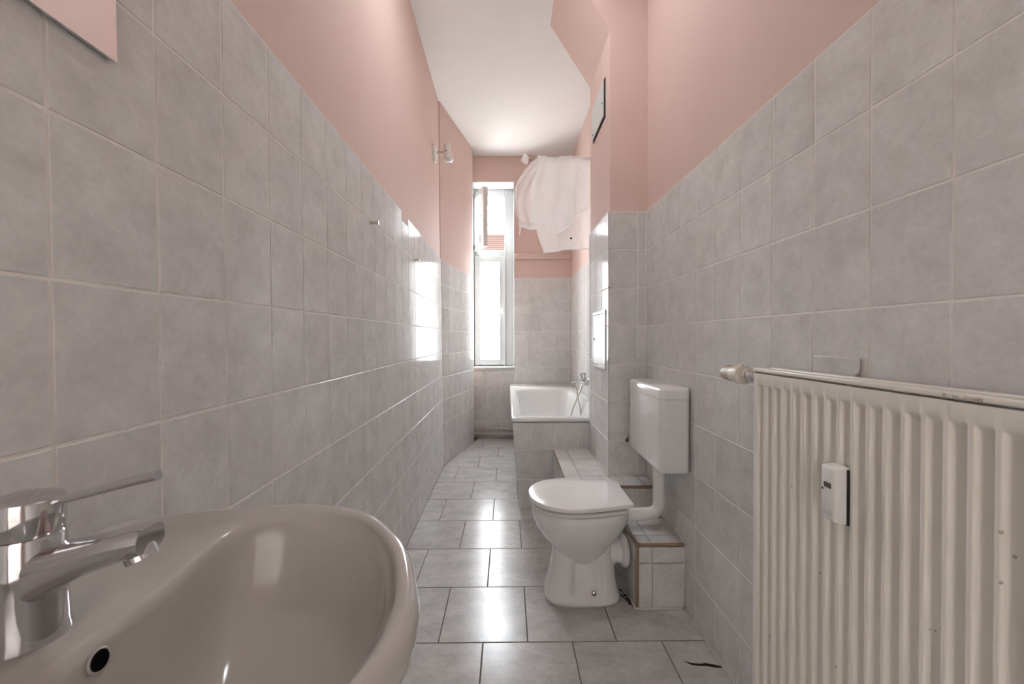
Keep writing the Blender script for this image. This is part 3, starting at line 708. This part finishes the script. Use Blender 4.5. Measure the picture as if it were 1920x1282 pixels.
# mirror above the basin
mo = quad_wall([(XL(.10, 1.522)+.004, .10, 1.522), (XL(.573, 1.522)+.004, .573, 1.522), (XL(.573, 2.12)+.004, .573, 2.12), (XL(.10, 2.12)+.004, .10, 2.12)],
               [(XL(.10, 1.522)+.0095, .10, 1.522), (XL(.573, 1.522)+.0095, .573, 1.522), (XL(.573, 2.12)+.0095, .573, 2.12), (XL(.10, 2.12)+.0095, .10, 2.12)])
mir = thing('mirror', (-.55, .336, 1.522), 'frameless wall mirror above the washbasin, lower corner in view', 'mirror')
mesh('glass', mo, 'mirror', mir)
mesh('backing', quad_wall([(XL(.10, 1.522)+.0005, .102, 1.524), (XL(.573, 1.522)+.0005, .571, 1.524), (XL(.573, 2.1)+.0005, .571, 2.118), (XL(.10, 2.1)+.0005, .102, 2.118)],
                          [(XL(.10, 1.522)+.004, .102, 1.524), (XL(.573, 1.522)+.004, .571, 1.524), (XL(.573, 2.1)+.004, .571, 2.118), (XL(.10, 2.1)+.004, .102, 2.118)]), 'dark', mir)

# ------------------------------------------------------------------ wall pegs and spotlight on the left wall
for y, z, lab in ((1.671, 1.611, 'metal wall peg on left tiles, the nearer of the two'), (2.463, 1.610, 'metal wall peg on left tiles, nearer the window')):
    x = XL(y, z)
    p = thing('wall_peg', (x, y, z), lab, 'wall hook', 'metal pegs on the left wall')
    mesh('pin', lathe([(.0065, -.001), (.0065, .028), (.006, .030)], (x, y, z), (1, 0, 0), 18), 'steel', p, smooth='auto')
    mesh('end_disc', lathe([(.0085, .028), (.0085, .032), (.0075, .033)], (x, y, z), (1, 0, 0), 18), 'steel', p, smooth='auto')
ly, lz = 3.25, 2.605
lx = XL(ly, lz)-.007
sp = thing('wall_spotlight', (lx, ly, lz), 'small cream wall spotlight high on the pink left wall', 'lamp')
mesh('base_plate', lathe([(.066, -.002), (.068, .010), (.060, .022), (.02, .026)], (lx, ly, lz), (1, 0, 0), 32), 'lamp_glass', sp, smooth='auto')
mesh('arm', tube([(lx+.02, ly, lz+.012), (lx+.10, ly-.01, lz+.012)], .0075, 12), 'steel', sp, smooth='auto')
mesh('joint', lathe([(.001, -.016), (.014, -.008), (.016, 0), (.014, .008), (.001, .016)], (lx+.10, ly-.01, lz+.012), (0, 1, 0), 18), 'lamp_glass', sp, smooth=True)
hd = Vector((.10, -.18, -1)).normalized()
ho = Vector((lx+.118, ly-.02, lz+.012))
mesh('spot_head', lathe([(.001, -.066), (.022, -.062), (.028, -.045), (.026, -.02), (.026, .0), (.034, .02), (.037, .06), (.036, .078), (.030, .080)], ho, hd, 30), 'lamp_glass', sp, smooth='auto')
mesh('bulb', lathe([(.030, .070), (.024, .084), (.001, .090)], ho, hd, 24), 'plastic', sp, smooth=True)
mesh('switch', lathe([(.004, 0), (.004, .012)], ho+Vector((-.01, -.03, -.012)), (0, -1, 0), 10), 'dark', sp, smooth='auto')

# ------------------------------------------------------------------ hatches on the pillar
uh = thing('access_hatch', (PX0+.012, 2.41, 2.37), 'grey metal access hatch high on the pink pillar side', 'hatch')
mesh('frame', box(PX0+.008, PX0+.0125, 2.252, 2.562, 2.362, 2.582), 'dark', uh)
mesh('door', box(PX0+.001, PX0+.006, 2.262, 2.553, 2.374, 2.572), 'hatch', uh, bevel=.0015)
for yy, zz in ((2.285, 2.455), (2.53, 2.40)): mesh('screw', lathe([(.005, 0), (.005, .002)], (PX0+.001, yy, zz), (-1, 0, 0), 12), 'dark', uh)
lh = thing('access_hatch', (PX0, 2.353, .957), 'white framed access hatch on the tiled pillar side above ledge', 'hatch')
def ring_x(x0, x1, y0, y1, z0, z1, w_): return join(box(x0, x1, y0, y0+w_, z0, z1), box(x0, x1, y1-w_, y1, z0, z1), box(x0, x1, y0+w_, y1-w_, z0, z0+w_), box(x0, x1, y0+w_, y1-w_, z1-w_, z1))
mesh('frame', ring_x(PX0-.006, PX0+.001, 2.198, 2.508, .957, 1.288, .018), 'plastic', lh, bevel=.002)
mesh('door', box(PX0-.0045, PX0+.0005, 2.218, 2.488, .977, 1.268), 'hatch', lh, bevel=.0015)
mesh('lock', lathe([(.007, 0), (.007, .003), (.003, .0035)], (PX0-.0045, 2.465, 1.125), (-1, 0, 0), 16), 'dark', lh, smooth='auto')

# ------------------------------------------------------------------ bath mixer
mx = thing('bath_mixer', (XRF, 3.5, .74), 'chrome bath mixer with shower hose on wall over the bathtub', 'bath tap')
my = 3.5
for s in (-1, 1): mesh('wall_union', lathe([(.032, 0), (.030, .008), (.015, .014), (.015, .05)], (XRF, my+s*.075, .745), (-1, 0, 0), 22), 'chrome', mx, smooth='auto')
mesh('body', lathe([(.018, -.095), (.022, -.09), (.022, .09), (.018, .095)], (XRF-.058, my, .745), (0, 1, 0), 24), 'chrome', mx, smooth='auto')
mesh('handle', lathe([(.018, 0), (.022, .01), (.022, .05), (.028, .075), (.030, .08), (.020, .083)], (XRF-.058, my, .745), (-.15, 0, 1), 24), 'chrome', mx, smooth='auto')
mesh('spout', tube(fillet([(XRF-.058, my, .742), (XRF-.150, my, .748), (XRF-.175, my, .742)], .012), .013, 14), 'chrome', mx, smooth='auto')
mesh('diverter', lathe([(.006, 0), (.006, .014), (.009, .016), (.009, .026)], (XRF-.125, my, .758), (0, 0, 1), 16), 'chrome', mx, smooth='auto')
mesh('hose_outlet', lathe([(.010, 0), (.010, -.03), (.008, -.04)], (XRF-.125, my, .742), (0, 0, 1), 16), 'chrome', mx, smooth='auto')
hose = catmull([(XRF-.125, my, .70), (XRF-.118, my-.01, .62), (XRF-.095, my-.02, .50), (XRF-.10, my-.06, .36), (XRF-.16, my-.10, .30), (XRF-.19, my-.06, .36), (XRF-.172, my-.02, .48), (XRF-.125, my, .60), (XRF-.07, my+.02, .72)], 7)
mesh('hose', tube(hose, .0065, 10), 'steel', mx, smooth=True)
hs = thing('hand_shower', (XRF-.03, 3.42, .60), 'slim grey hand shower hanging beside the bath mixer', 'hand shower')
mesh('grip', tube(catmull([(XRF-.02, 3.40, .735), (XRF-.03, 3.39, .66), (XRF-.055, 3.37, .55), (XRF-.085, 3.34, .44)], 5), [.008]*8+[.010]*8, 12), 'steel', hs, smooth='auto')
mesh('wall_holder', lathe([(.014, 0), (.014, .012), (.010, .03)], (XRF, 3.40, .72), (-1, 0, 0), 16), 'chrome', hs, smooth='auto')
mesh('spray_head', lathe([(.010, 0), (.026, .012), (.028, .024), (.020, .027)], (XRF-.083, 3.342, .447), (-.45, -.25, -1), 20), 'steel', hs, smooth='auto')

# ------------------------------------------------------------------ shower curtain bunched up over its rod
RY, RODZ = 2.77, 2.352
rod = thing('curtain_rod', (.73, RY, RODZ), 'thin shower curtain rod with worn brown end above the bathtub', 'curtain rod')
mesh('rod', tube([(.205, RY, RODZ), (XRF+.003, RY, RODZ)], .009, 14), 'pipe', rod, smooth='auto')
mesh('worn_end', lathe([(.004, -.002), (.0105, .002), (.011, .02), (.0105, .062), (.009, .066)], (.146, RY, RODZ), (1, 0, 0), 16), 'wood', rod, smooth='auto')
mesh('wall_flange', lathe([(.026, 0), (.026, .006), (.012, .012)], (XRF+.006, RY, RODZ), (-1, 0, 0), 22), 'plastic', rod, smooth='auto')
cur = thing('shower_curtain', (.38, RY, 1.71), 'translucent white shower curtain thrown up over the rod', 'shower curtain')
def sheet(nx, nz, fn):
    v = [fn(i/(nx-1), j/(nz-1)) for j in range(nz) for i in range(nx)]
    f = [(j*nx+i, j*nx+i+1, (j+1)*nx+i+1, (j+1)*nx+i) for j in range(nz-1) for i in range(nx-1)]
    return v, f
def lerp_tab(tab, t):
    for (a, va), (b, vb) in zip(tab, tab[1:]):
        if t <= b: return va+(vb-va)*(t-a)/(b-a)
    return tab[-1][1]
def crumple(x, z, k, a):
    return a*(noise.noise(Vector((x*k, z*k*.7, 3.1)))+.5*noise.noise(Vector((x*k*2.1, z*k*1.5, 7.7)))+.8*abs(noise.noise(Vector((x*k*.8, z*k*.5, 1.3)))))
def ridge(p, sharp=.6):
    """fold profile: rounded valleys with crisper crests"""
    return 1-abs(math.sin(p))**sharp*2
def back_sheet(s, t):
    x_top = .20+.515*s
    x_bot = lerp_tab([(0, .25), (.35, .40), (.7, .56), (1, .712)], s)
    zb = lerp_tab([(0, 1.712), (.15, 1.722), (.35, 1.741), (.7, 1.742), (1, 1.735)], s)
    x = x_top+(x_bot-x_top)*t; z = RODZ+.012+(zb-RODZ-.012)*t
    x -= .055*max(0, 1-s*5)*math.sin(math.pi*min(1, t*1.02))
    y = RY+.022+.014*ridge(s*9+1.2*t)*t+crumple(x, z, 7, .020)*t
    return (x, y, z)
mesh('rear_sheet', sheet(56, 44, back_sheet), 'vinyl', cur, smooth=True)
def swag(x0, x1, bottom, depth, folds, seed, lean=0.):
    """a length of sheet hanging from the rod between x0 and x1, closed along the curve bottom [(s,x,z)]"""
    tx = [(a_, b_) for a_, b_, c_ in bottom]; tz = [(a_, c_) for a_, b_, c_ in bottom]
    def fn(s, t):
        xt = x0+(x1-x0)*s; zt = RODZ+.013
        xb, zb = lerp_tab(tx, s), lerp_tab(tz, s)
        u_ = t**.85
        x = xt+(xb-xt)*u_+lean*math.sin(math.pi*t)
        z = zt+(zb-zt)*t
        amp = .3+.7*math.sin(math.pi*min(1, .15+t*.8))
        y = RY-.014-depth*math.sin(math.pi*min(1, t*.92+.05))
        y -= .017*ridge(s*folds+seed+1.1*t)*amp
        n_ = noise.noise(Vector((x*14+seed, z*9, seed)))+.6*abs(noise.noise(Vector((x*30, z*22+seed, seed*2))))
        y -= .020*n_*min(1, t*2.5)
        x += .012*noise.noise(Vector((x*10, z*10, seed+4)))*min(1, t*2)
        if t > .92: y += (t-.92)*.45
        return (x, min(y, RY-.003), z)
    return fn
mesh('left_swag', sheet(46, 44, swag(.203, .310, [(0, .088, 1.900), (.25, .105, 1.890), (.5, .150, 1.874), (.75, .185, 1.872), (1, .235, 1.90)], .045, 8, .4, -.085)), 'vinyl', cur, smooth=True)
mesh('middle_swag', sheet(50, 46, swag(.215, .50, [(0, .165, 1.895), (.2, .215, 1.868), (.45, .30, 1.846), (.65, .36, 1.850), (.85, .43, 1.895), (1, .47, 1.95)], .070, 7, 2.1, -.01)), 'vinyl', cur, smooth=True)
mesh('right_swag', sheet(44, 44, swag(.37, .705, [(0, .36, 1.90), (.3, .42, 1.92), (.6, .50, 1.98), (1, .70, 2.10)], .040, 7, 3.7, .0)), 'vinyl', cur, smooth=True)
def rod_fold(s, t):
    x = .210+.505*s; a = math.pi*t; r = .012+.007*noise.noise(Vector((x*30, t*2, 0)))
    return (x, RY-r*math.cos(a)*1.2, RODZ+.008+r*math.sin(a)*(1+.6*noise.noise(Vector((x*22, 5, 0)))))
mesh('rod_fold', sheet(70, 8, rod_fold), 'vinyl', cur, smooth=True)
def tuft(s, t):
    a = 2*math.pi*s; r = (.006+.024*math.sin(math.pi*min(1, t*1.02))**.8)*(1+.6*noise.noise(Vector((math.cos(a)*2, math.sin(a)*2, t*4))))
    return (.112+.030*t+r*math.cos(a)*.8, RY+.005+r*math.sin(a)*.7, 2.330+.055*(1-t)+.014*math.cos(a))
mesh('tuft', sheet(26, 16, tuft), 'vinyl', cur, smooth=True)
mesh('tie_end', tube(catmull([(.085, RY-.02, 1.90), (.088, RY-.02, 1.87), (.080, RY-.02, 1.835)], 4), .005, 8), 'vinyl', cur, smooth=True)
mesh('hem', tube([back_sheet(k/30, .992) for k in range(31)], .0022, 6), 'plastic', cur, smooth=True)
cx_, cy_, cz_ = .437, RY-.005, 1.814
sc_ = mesh('suction_cup', lathe([(.016, 0), (.015, .002), (.010, .006)], (cx_, RY+.0, cz_), (0, -1, 0), 22), 'vinyl', cur, smooth=True)
mesh('cup_button', lathe([(.007, .004), (.007, .010), (.004, .012)], (cx_, RY+.0, cz_), (0, -1, 0), 18), 'dark', sc_, smooth='auto')

# ------------------------------------------------------------------ radiator
RX, RY0, RY1, RZ0, RZ1 = .667, .27, 1.083, .14, 1.040
rad = thing('radiator', (.70, (RY0+RY1)/2, RZ0), 'cream ribbed panel radiator with rust specks on the right wall', 'radiator')
PIT = .03333; first = 1.039          # first ridge
def rib_depth(y):
    ph = ((first-y)/PIT) % 1.0        # 0 at a ridge
    d = min(ph, 1-ph)*PIT             # distance to the nearest ridge
    return min(1, max(0, (d-.0034)/.0036))
ys = []
y = RY1-.008
while y > RY0+.008: ys.append(y); y -= .0016
ys = [RY1, RY1-.004]+ys+[RY0+.004, RY0]
zs = [RZ0, RZ0+.024, RZ0+.028, RZ0+.034, RZ0+.042, RZ0+.3, RZ1-.3, RZ1-.042, RZ1-.034, RZ1-.030, RZ1-.026, RZ1]
zf = [0, 0, .25, .8, 1, 1, 1, 1, .8, .25, 0, 0]
v = []
for k, z in enumerate(zs):
    for yy in ys:
        dep = .0090*rib_depth(yy)*zf[k] if RY0+.015 < yy < first+.030 else 0
        v.append((RX+dep, yy, z))
nn = len(ys)
f = [(k*nn+i, k*nn+i+1, (k+1)*nn+i+1, (k+1)*nn+i) for k in range(len(zs)-1) for i in range(nn-1)]
mesh('front_panel', (v, f), 'radiator', rad, smooth=True)
mesh('panel_edge', join(box(RX+.0006, RX+.012, RY1-.003, RY1+.0005, RZ0, RZ1), box(RX+.0006, RX+.012, RY0, RY0+.003, RZ0, RZ1), box(RX+.0006, RX+.012, RY0, RY1, RZ1-.003, RZ1), box(RX+.0006, RX+.012, RY0, RY1, RZ0, RZ0+.003)), 'radiator', rad)
mesh('water_panel', box(RX+.010, RX+.014, RY0+.004, RY1-.004, RZ0+.01, RZ1-.005), 'dark', rad)
mesh('side_cover', box(RX+.004, XR-.012, RY1+.001, RY1+.005, RZ0+.01, RZ1+.006), 'radiator', rad, bevel=.0015)
mesh('side_cover', box(RX+.004, XR-.012, RY0-.005, RY0-.001, RZ0+.01, RZ1+.006), 'radiator', rad, bevel=.0015)
mesh('top_rail', box(RX+.001, RX+.020, RY0-.005, RY1+.006, RZ1+.0035, RZ1+.014), 'radiator', rad, bevel=.003)
mesh('top_rail', box(XR-.028, XR-.012, RY0-.005, RY1+.006, RZ1+.0035, RZ1+.014), 'radiator', rad, bevel=.003)
for k in range(27):
    yb = RY0+.004+k*.03
    mesh('grille_bar', box(RX+.018, XR-.026, yb, yb+.018, RZ1+.005, RZ1+.0095), 'radiator', rad)
mesh('back_panel', box(XR-.030, XR-.014, RY0+.004, RY1-.004, RZ0+.01, RZ1), 'radiator', rad)
for yy in (.42, .95): mesh('wall_bracket', box(XR-.016, XR+.001, yy-.015, yy+.015, RZ0+.05, RZ1-.04), 'steel', rad)
# faint embossed maker's marks on the top rail, too worn to read
for k, (dy, hgt, wd) in enumerate(((0, .0055, .004), (.008, .002, .0012), (.0125, .0035, .0012), (.0155, .0035, .0014), (.0195, .004, .0012), (.0215, .0012, .004), (.0285, .0045, .0014), (.0325, .002, .002), (.0365, .0035, .0014), (.041, .003, .0025), (.0455, .0035, .0018), (.0490, .004, .0020))):
    mesh('embossed_mark', box(RX+.0003, RX+.002, .610-dy-wd, .610-dy, RZ1+.0055, RZ1+.0055+hgt), 'steel', rad)
# thermostatic valve
tv = thing('thermostat_valve', (.69, 1.17, 1.02), 'cream thermostat head on the end of the radiator', 'thermostat valve')
vx, vz = .690, 1.0255
head = []
for k, (r, h) in enumerate([(.014, 1.262), (.019, 1.2615), (.0215, 1.259), (.0225, 1.250), (.0235, 1.222), (.0245, 1.196)]):
    head.append((r, h))
mesh('head', lathe(head, (vx, 0, vz), (0, 1, 0), 40), 'cream', tv, smooth='auto')
for k in range(24):
    a = 2*math.pi*k/24; u = Vector((math.cos(a), 0, math.sin(a))); c0 = Vector((vx, 0, vz))
    wv = Vector((-math.sin(a), 0, math.cos(a)))*.0011
    p = []
    for r0, r1, yy in ((.0215, .0232, 1.258), (.0232, .0243, 1.215)):
        p.append([c0+Vector((0, yy, 0))+u*r0-wv, c0+Vector((0, yy, 0))+u*r0+wv, c0+Vector((0, yy, 0))+u*r1+wv, c0+Vector((0, yy, 0))+u*r1-wv])
    mesh('grip_slot', loft(p), 'brown_trim', tv)
mesh('dial_ring', lathe([(.0225, 1.198), (.0275, 1.194), (.0285, 1.180), (.0275, 1.168), (.020, 1.164)], (vx, 0, vz), (0, 1, 0), 40), 'cream', tv, smooth='auto')
mesh('setting_nub', box(vx-.004, vx+.004, 1.174, 1.188, vz+.027, vz+.032), 'cream', tv, bevel=.002)
mesh('union_nut', lathe([(.016, 1.166), (.0205, 1.162), (.0205, 1.148), (.015, 1.144)], (vx, 0, vz), (0, 1, 0), 8), 'cream', tv)
mesh('valve_body', lathe([(.013, 1.146), (.0145, 1.140), (.0145, 1.118), (.011, 1.112), (.011, RY1)], (vx, 0, vz), (0, 1, 0), 24), 'chrome', tv, smooth='auto')
mesh('valve_tail', tube([(vx+.004, 1.108, vz), (vx+.004, 1.108, vz-.045)], .007, 14), 'chrome', tv, smooth='auto')
# heat meter clipped to the ribs
hm = thing('heat_meter', (.65, .795, .768), 'white heat cost meter with small display clipped on the radiator', 'heat meter')
A0, A1, B0, B1 = .780, .815, .768, .880
body = loft([[(RX+.004, A1, B0), (RX+.004, A0, B0), (RX+.004, A0, B1), (RX+.004, A1, B1)], [(RX-.010, A1, B0), (RX-.010, A0-.001, B0), (RX-.010, A0-.001, B1), (RX-.010, A1, B1)],
             [(RX-.024, A1-.001, B0+.003), (RX-.024, A0, B0+.003), (RX-.024, A0, B1-.002), (RX-.024, A1-.001, B1-.002)], [(RX-.027, A1-.003, B0+.006), (RX-.026, A0+.003, B0+.006), (RX-.0275, A0+.004, B1-.006), (RX-.0275, A1-.003, B1-.006)]])
mesh('case', body, 'plastic', hm, bevel=.0015)
mesh('back_plate', box(RX-.003, RX+.0075, A0-.0035, A1+.001, B0-.001, B1-.004), 'dark', hm)
mesh('display', box(RX-.0282, RX-.0265, A0+.008, A1-.010, B1-.044, B1-.034), 'lcd', hm)
mesh('button', lathe([(.0022, 0), (.0022, .001)], (RX-.0268, A1-.006, B1-.049), (-1, 0, 0), 14), 'dark', hm)
mesh('label_line', box(RX-.0277, RX-.0262, A0+.006, A1-.006, B0+.018, B0+.019), 'hatch', hm)
# rounded plate behind the radiator top
pp = [(.965, 1.010), (.842, 1.010)]
arc = [(.862-.026*math.sin(a), 1.072-.026*math.cos(a)) for a in [k*math.pi/2/8 for k in range(9)]]
poly = [(.965, 1.046), *arc, (.836, 1.093), (.965, 1.093)]
o = mesh('wall_plate', prism(poly, 'x', XR-.006, XR-.0005), 'tile', bevel=.003)
tag(o, 'rounded grey ceramic plate on the tiles just above the radiator', 'wall plate')

# dark mark on the floor by the right wall
sm = [(.615, 1.395), (.64, 1.386), (.665, 1.383), (.69, 1.385), (.715, 1.378), (.735, 1.372), (.735, 1.364), (.71, 1.366), (.685, 1.373), (.66, 1.374), (.635, 1.378)]
mesh('dark_mark', prism(sm, 'z', -.001, .0006), 'dirt_and_mark', floor)
